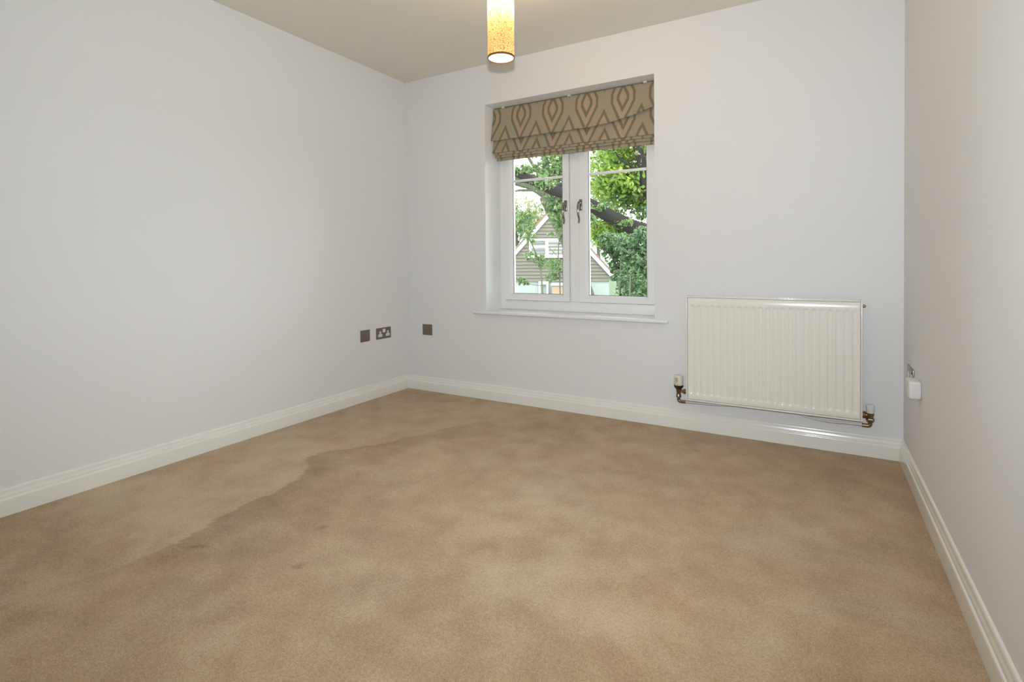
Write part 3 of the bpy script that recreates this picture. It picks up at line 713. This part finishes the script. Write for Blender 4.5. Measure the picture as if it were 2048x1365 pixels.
for _ in range(34):
    x0 = rnd.uniform(-1.1, .1); y0 = 6.85+.58*x0+rnd.uniform(-.3, .4); z0 = rnd.uniform(1.4, 3.3); a_ = rnd.uniform(0, 6.28); l_ = rnd.uniform(.2, .5)
    limb(b, [(x0, y0, z0), (x0+l_*.5*math.cos(a_), y0+.1, z0-.10+.2*rnd.random()), (x0+l_*math.cos(a_), y0+.1, z0-.25+.4*rnd.random())], .012, .004, 5, 3)
b.build('trunk', M['bark_dark'], ok, 60)
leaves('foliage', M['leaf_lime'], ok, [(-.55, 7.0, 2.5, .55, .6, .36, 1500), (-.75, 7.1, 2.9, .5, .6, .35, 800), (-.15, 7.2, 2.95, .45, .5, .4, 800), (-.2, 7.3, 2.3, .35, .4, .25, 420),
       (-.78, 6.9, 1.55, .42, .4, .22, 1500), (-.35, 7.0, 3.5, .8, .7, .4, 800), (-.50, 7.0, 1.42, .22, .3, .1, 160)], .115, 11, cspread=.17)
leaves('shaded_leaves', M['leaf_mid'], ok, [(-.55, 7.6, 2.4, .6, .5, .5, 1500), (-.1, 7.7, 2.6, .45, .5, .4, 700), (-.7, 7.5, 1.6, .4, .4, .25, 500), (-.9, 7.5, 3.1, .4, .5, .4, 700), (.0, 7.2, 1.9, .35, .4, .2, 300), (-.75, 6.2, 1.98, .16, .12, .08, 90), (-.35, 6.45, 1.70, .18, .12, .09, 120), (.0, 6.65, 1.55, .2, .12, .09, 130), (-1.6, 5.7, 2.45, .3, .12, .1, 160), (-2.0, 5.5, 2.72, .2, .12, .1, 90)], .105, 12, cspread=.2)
leaves('yellow_leaves', M['leaf_pale'], ok, [(-.18, 6.8, 2.22, .12, .2, .16, 70), (-.95, 6.4, 3.1, .1, .1, .1, 28), (.0, 6.7, 2.95, .16, .2, .2, 42), (-.98, 6.3, 2.02, .05, .05, .05, 14)], .10, 13, cspread=.1)

# --- tall evergreen shrubs below the bough, 8 m off
for k, (lab, stems, blobs, sd_) in enumerate((
    ('dense dark green holly bush below the oak bough, right of the mullion', [(.16, 5.05), (.05, 5.15)],
     [(-0.06, 5.15, 1.3, 0.2, 0.35, 0.15, 800), (0.16, 5.1, 1.12, 0.16, 0.3, 0.18, 800), (0.2, 5.1, 0.75, 0.15, 0.3, 0.28, 1100), (0.18, 5.0, 0.42, 0.12, 0.25, 0.2, 500), (-.15, 5.2, 1.12, .12, .3, .12, 420), (-.02, 5.3, 1.22, .24, .25, .20, 1300), (-.17, 5.05, 1.30, .12, .2, .15, 700)], 21),
    ('feathery tall green shrub at the right edge of the window view', [(0.65, 3.77), (0.75, 3.9)],
     [(0.7, 3.86, 0.96, 0.19, 0.29, 0.34, 2000), (0.75, 3.86, 0.53, 0.19, 0.29, 0.26, 1200), (0.75, 3.9, 1.33, 0.21, 0.26, 0.14, 600), (0.58, 3.81, 1.21, 0.17, 0.26, 0.17, 500)], 22))):
    ev = empty('evergreen_shrub', (stems[0][0], stems[0][1], GZ), lab, 'shrub', 'evergreen shrubs under the oak')
    b = MB()
    for sx_, sy_ in stems: limb(b, [(sx_, sy_, GZ), (sx_+.03, sy_, -1), (sx_-.03, sy_, .3), (sx_+.02, sy_, 1.3)], .035, .012, 8)
    b.build('stem', M['bark_mid'], ev, 60)
    leaves('foliage', M['leaf_dark'], ev, blobs, .075, sd_, droop=.1, cspread=.10, aspect=.45)

# --- two thin saplings in front of the house
for k, (lab, P, br, blobs) in enumerate((
    ('thin sapling with a kinked stem, nearest the left edge of the glass', [(-1.02, 4.35, GZ), (-1.0, 4.3, -.6), (-.96, 4.28, .4), (-1.0, 4.25, .95), (-1.12, 4.15, 1.35), (-1.2, 4.1, 1.6)],
     [[(-.96, 4.28, .6), (-1.12, 4.2, .62), (-1.3, 4.1, .72)], [(-.97, 4.27, .9), (-.85, 4.35, 1.05), (-.75, 4.4, 1.25)]],
     [(-1.20, 4.1, .68, .10, .12, .08, 90), (-1.12, 4.15, 1.4, .14, .12, .22, 200), (-.98, 4.25, .98, .10, .1, .14, 110), (-1.15, 4.1, 1.7, .16, .12, .15, 140), (-1.12, 4.15, 1.1, .10, .1, .12, 70)]),
    ('slender sapling with leafy side shoots just left of the mullion', [(-1.8, 6.73, -2.75), (-1.8, 6.73, -0.82), (-1.78, 6.72, 0.35), (-1.8, 6.69, 1.13), (-1.75, 6.69, 1.65)],
     [[(-1.78, 6.72, 0.64), (-1.62, 6.8, 0.66), (-1.42, 6.93, 0.74)], [(-1.8, 6.69, 1.07), (-1.94, 6.54, 1.26), (-2.07, 6.47, 1.42)], [(-1.78, 6.71, 0.81), (-1.62, 6.8, 0.87), (-1.49, 6.93, 0.91)]],
     [(-1.88, 6.69, 0.87, 0.26, 0.26, 0.17, 380), (-1.56, 6.86, 1.16, 0.2, 0.26, 0.23, 340), (-1.62, 6.86, 0.74, 0.18, 0.26, 0.09, 130), (-1.62, 6.8, 1.52, 0.18, 0.26, 0.21, 200), (-1.94, 6.67, 0.64, 0.16, 0.26, 0.1, 120)]))):
    sp2 = empty('sapling', P[0], lab, 'tree', 'saplings in front of the house')
    b = MB(); limb(b, P, .02, .009, 8)
    for q in br: limb(b, q, .007, .003, 6, 4)
    b.build('stem', M['bark_mid'], sp2, 60)
    leaves('foliage', M['leaf_mid'], sp2, [q[:6]+(int(q[6]*1.8),) for q in blobs], .062, 41+k, cspread=.09, clump=7, aspect=.45)

# --- background trees beyond the house
for k, (lab, base, blobs, mat) in enumerate((
    ('pale yellowing tree beyond the house, left of the leaning trunk', (-19.87, 36.88, GZ), [(-19.87, 36.88, 5.05, 2.29, 1.89, 2.7, 1700), (-17.98, 37.83, 3.97, 1.62, 1.62, 2.03, 1000), (-21.49, 36.21, 3.97, 2.03, 1.89, 2.16, 800)], 'leaf_pale'),
    ('tall mid green tree beyond the house roof', (-13.93, 40.93, GZ), [(-14.2, 40.93, 8.02, 2.03, 2.03, 2.97, 1500), (-13.39, 41.61, 4.51, 1.89, 1.89, 2.43, 1300)], 'leaf_mid'),
    ('dark green tree far beyond the oak bough', (-7.59, 44.31, GZ), [(-7.72, 44.31, 3.7, 2.97, 2.16, 4.05, 3000), (-5.02, 45.66, 4.24, 2.43, 2.16, 3.24, 1200)], 'leaf_mid'))):
    bt = empty('background_tree', base, lab, 'tree', 'trees beyond the house')
    b = MB(); limb(b, [base, (base[0]+.2, base[1], 0), (base[0], base[1], 3.0), (base[0]-.2, base[1], 6.0)], .25, .07, 8)
    for q in range(5):
        a_ = q*1.3; limb(b, [(base[0], base[1], 1.5+q*.8), (base[0]+.7*math.cos(a_), base[1]+.5*math.sin(a_), 2.3+q*.8), (base[0]+1.3*math.cos(a_), base[1]+.9*math.sin(a_), 2.7+q*.8)], .08, .02, 6, 4)
    b.build('trunk', M['bark_mid'], bt, 60)
    leaves('foliage', M[mat], bt, blobs, .34, 51+k, cspread=.5)

# --- hedge between the garden and the trees, behind the shrubs
hg = empty('hedge', (-.5, 10.5, GZ), 'dark dense hedge behind the holly bush, right of the house', 'hedge')
b = MB()
for k in range(5): limb(b, [(-1.0+k*.35, 10.3+k*.15, GZ), (-.96+k*.35, 10.3+k*.15, -1.0), (-1.02+k*.35, 10.3+k*.15, .6)], .05, .02, 7)
b.build('stem', M['bark_dark'], hg, 60)
leaves('foliage', M['leaf_dark'], hg, [(-1.6, 10.2, .9, .34, .3, .75, 1500), (-.95, 10.4, 1.0, .35, .35, .8, 1500), (-.45, 10.6, 1.05, .5, .35, .85, 1900), (.2, 10.9, 1.0, .6, .35, .8, 1500), (-.6, 10.5, -.4, .6, .35, .8, 1200)], .11, 71, cspread=.18)
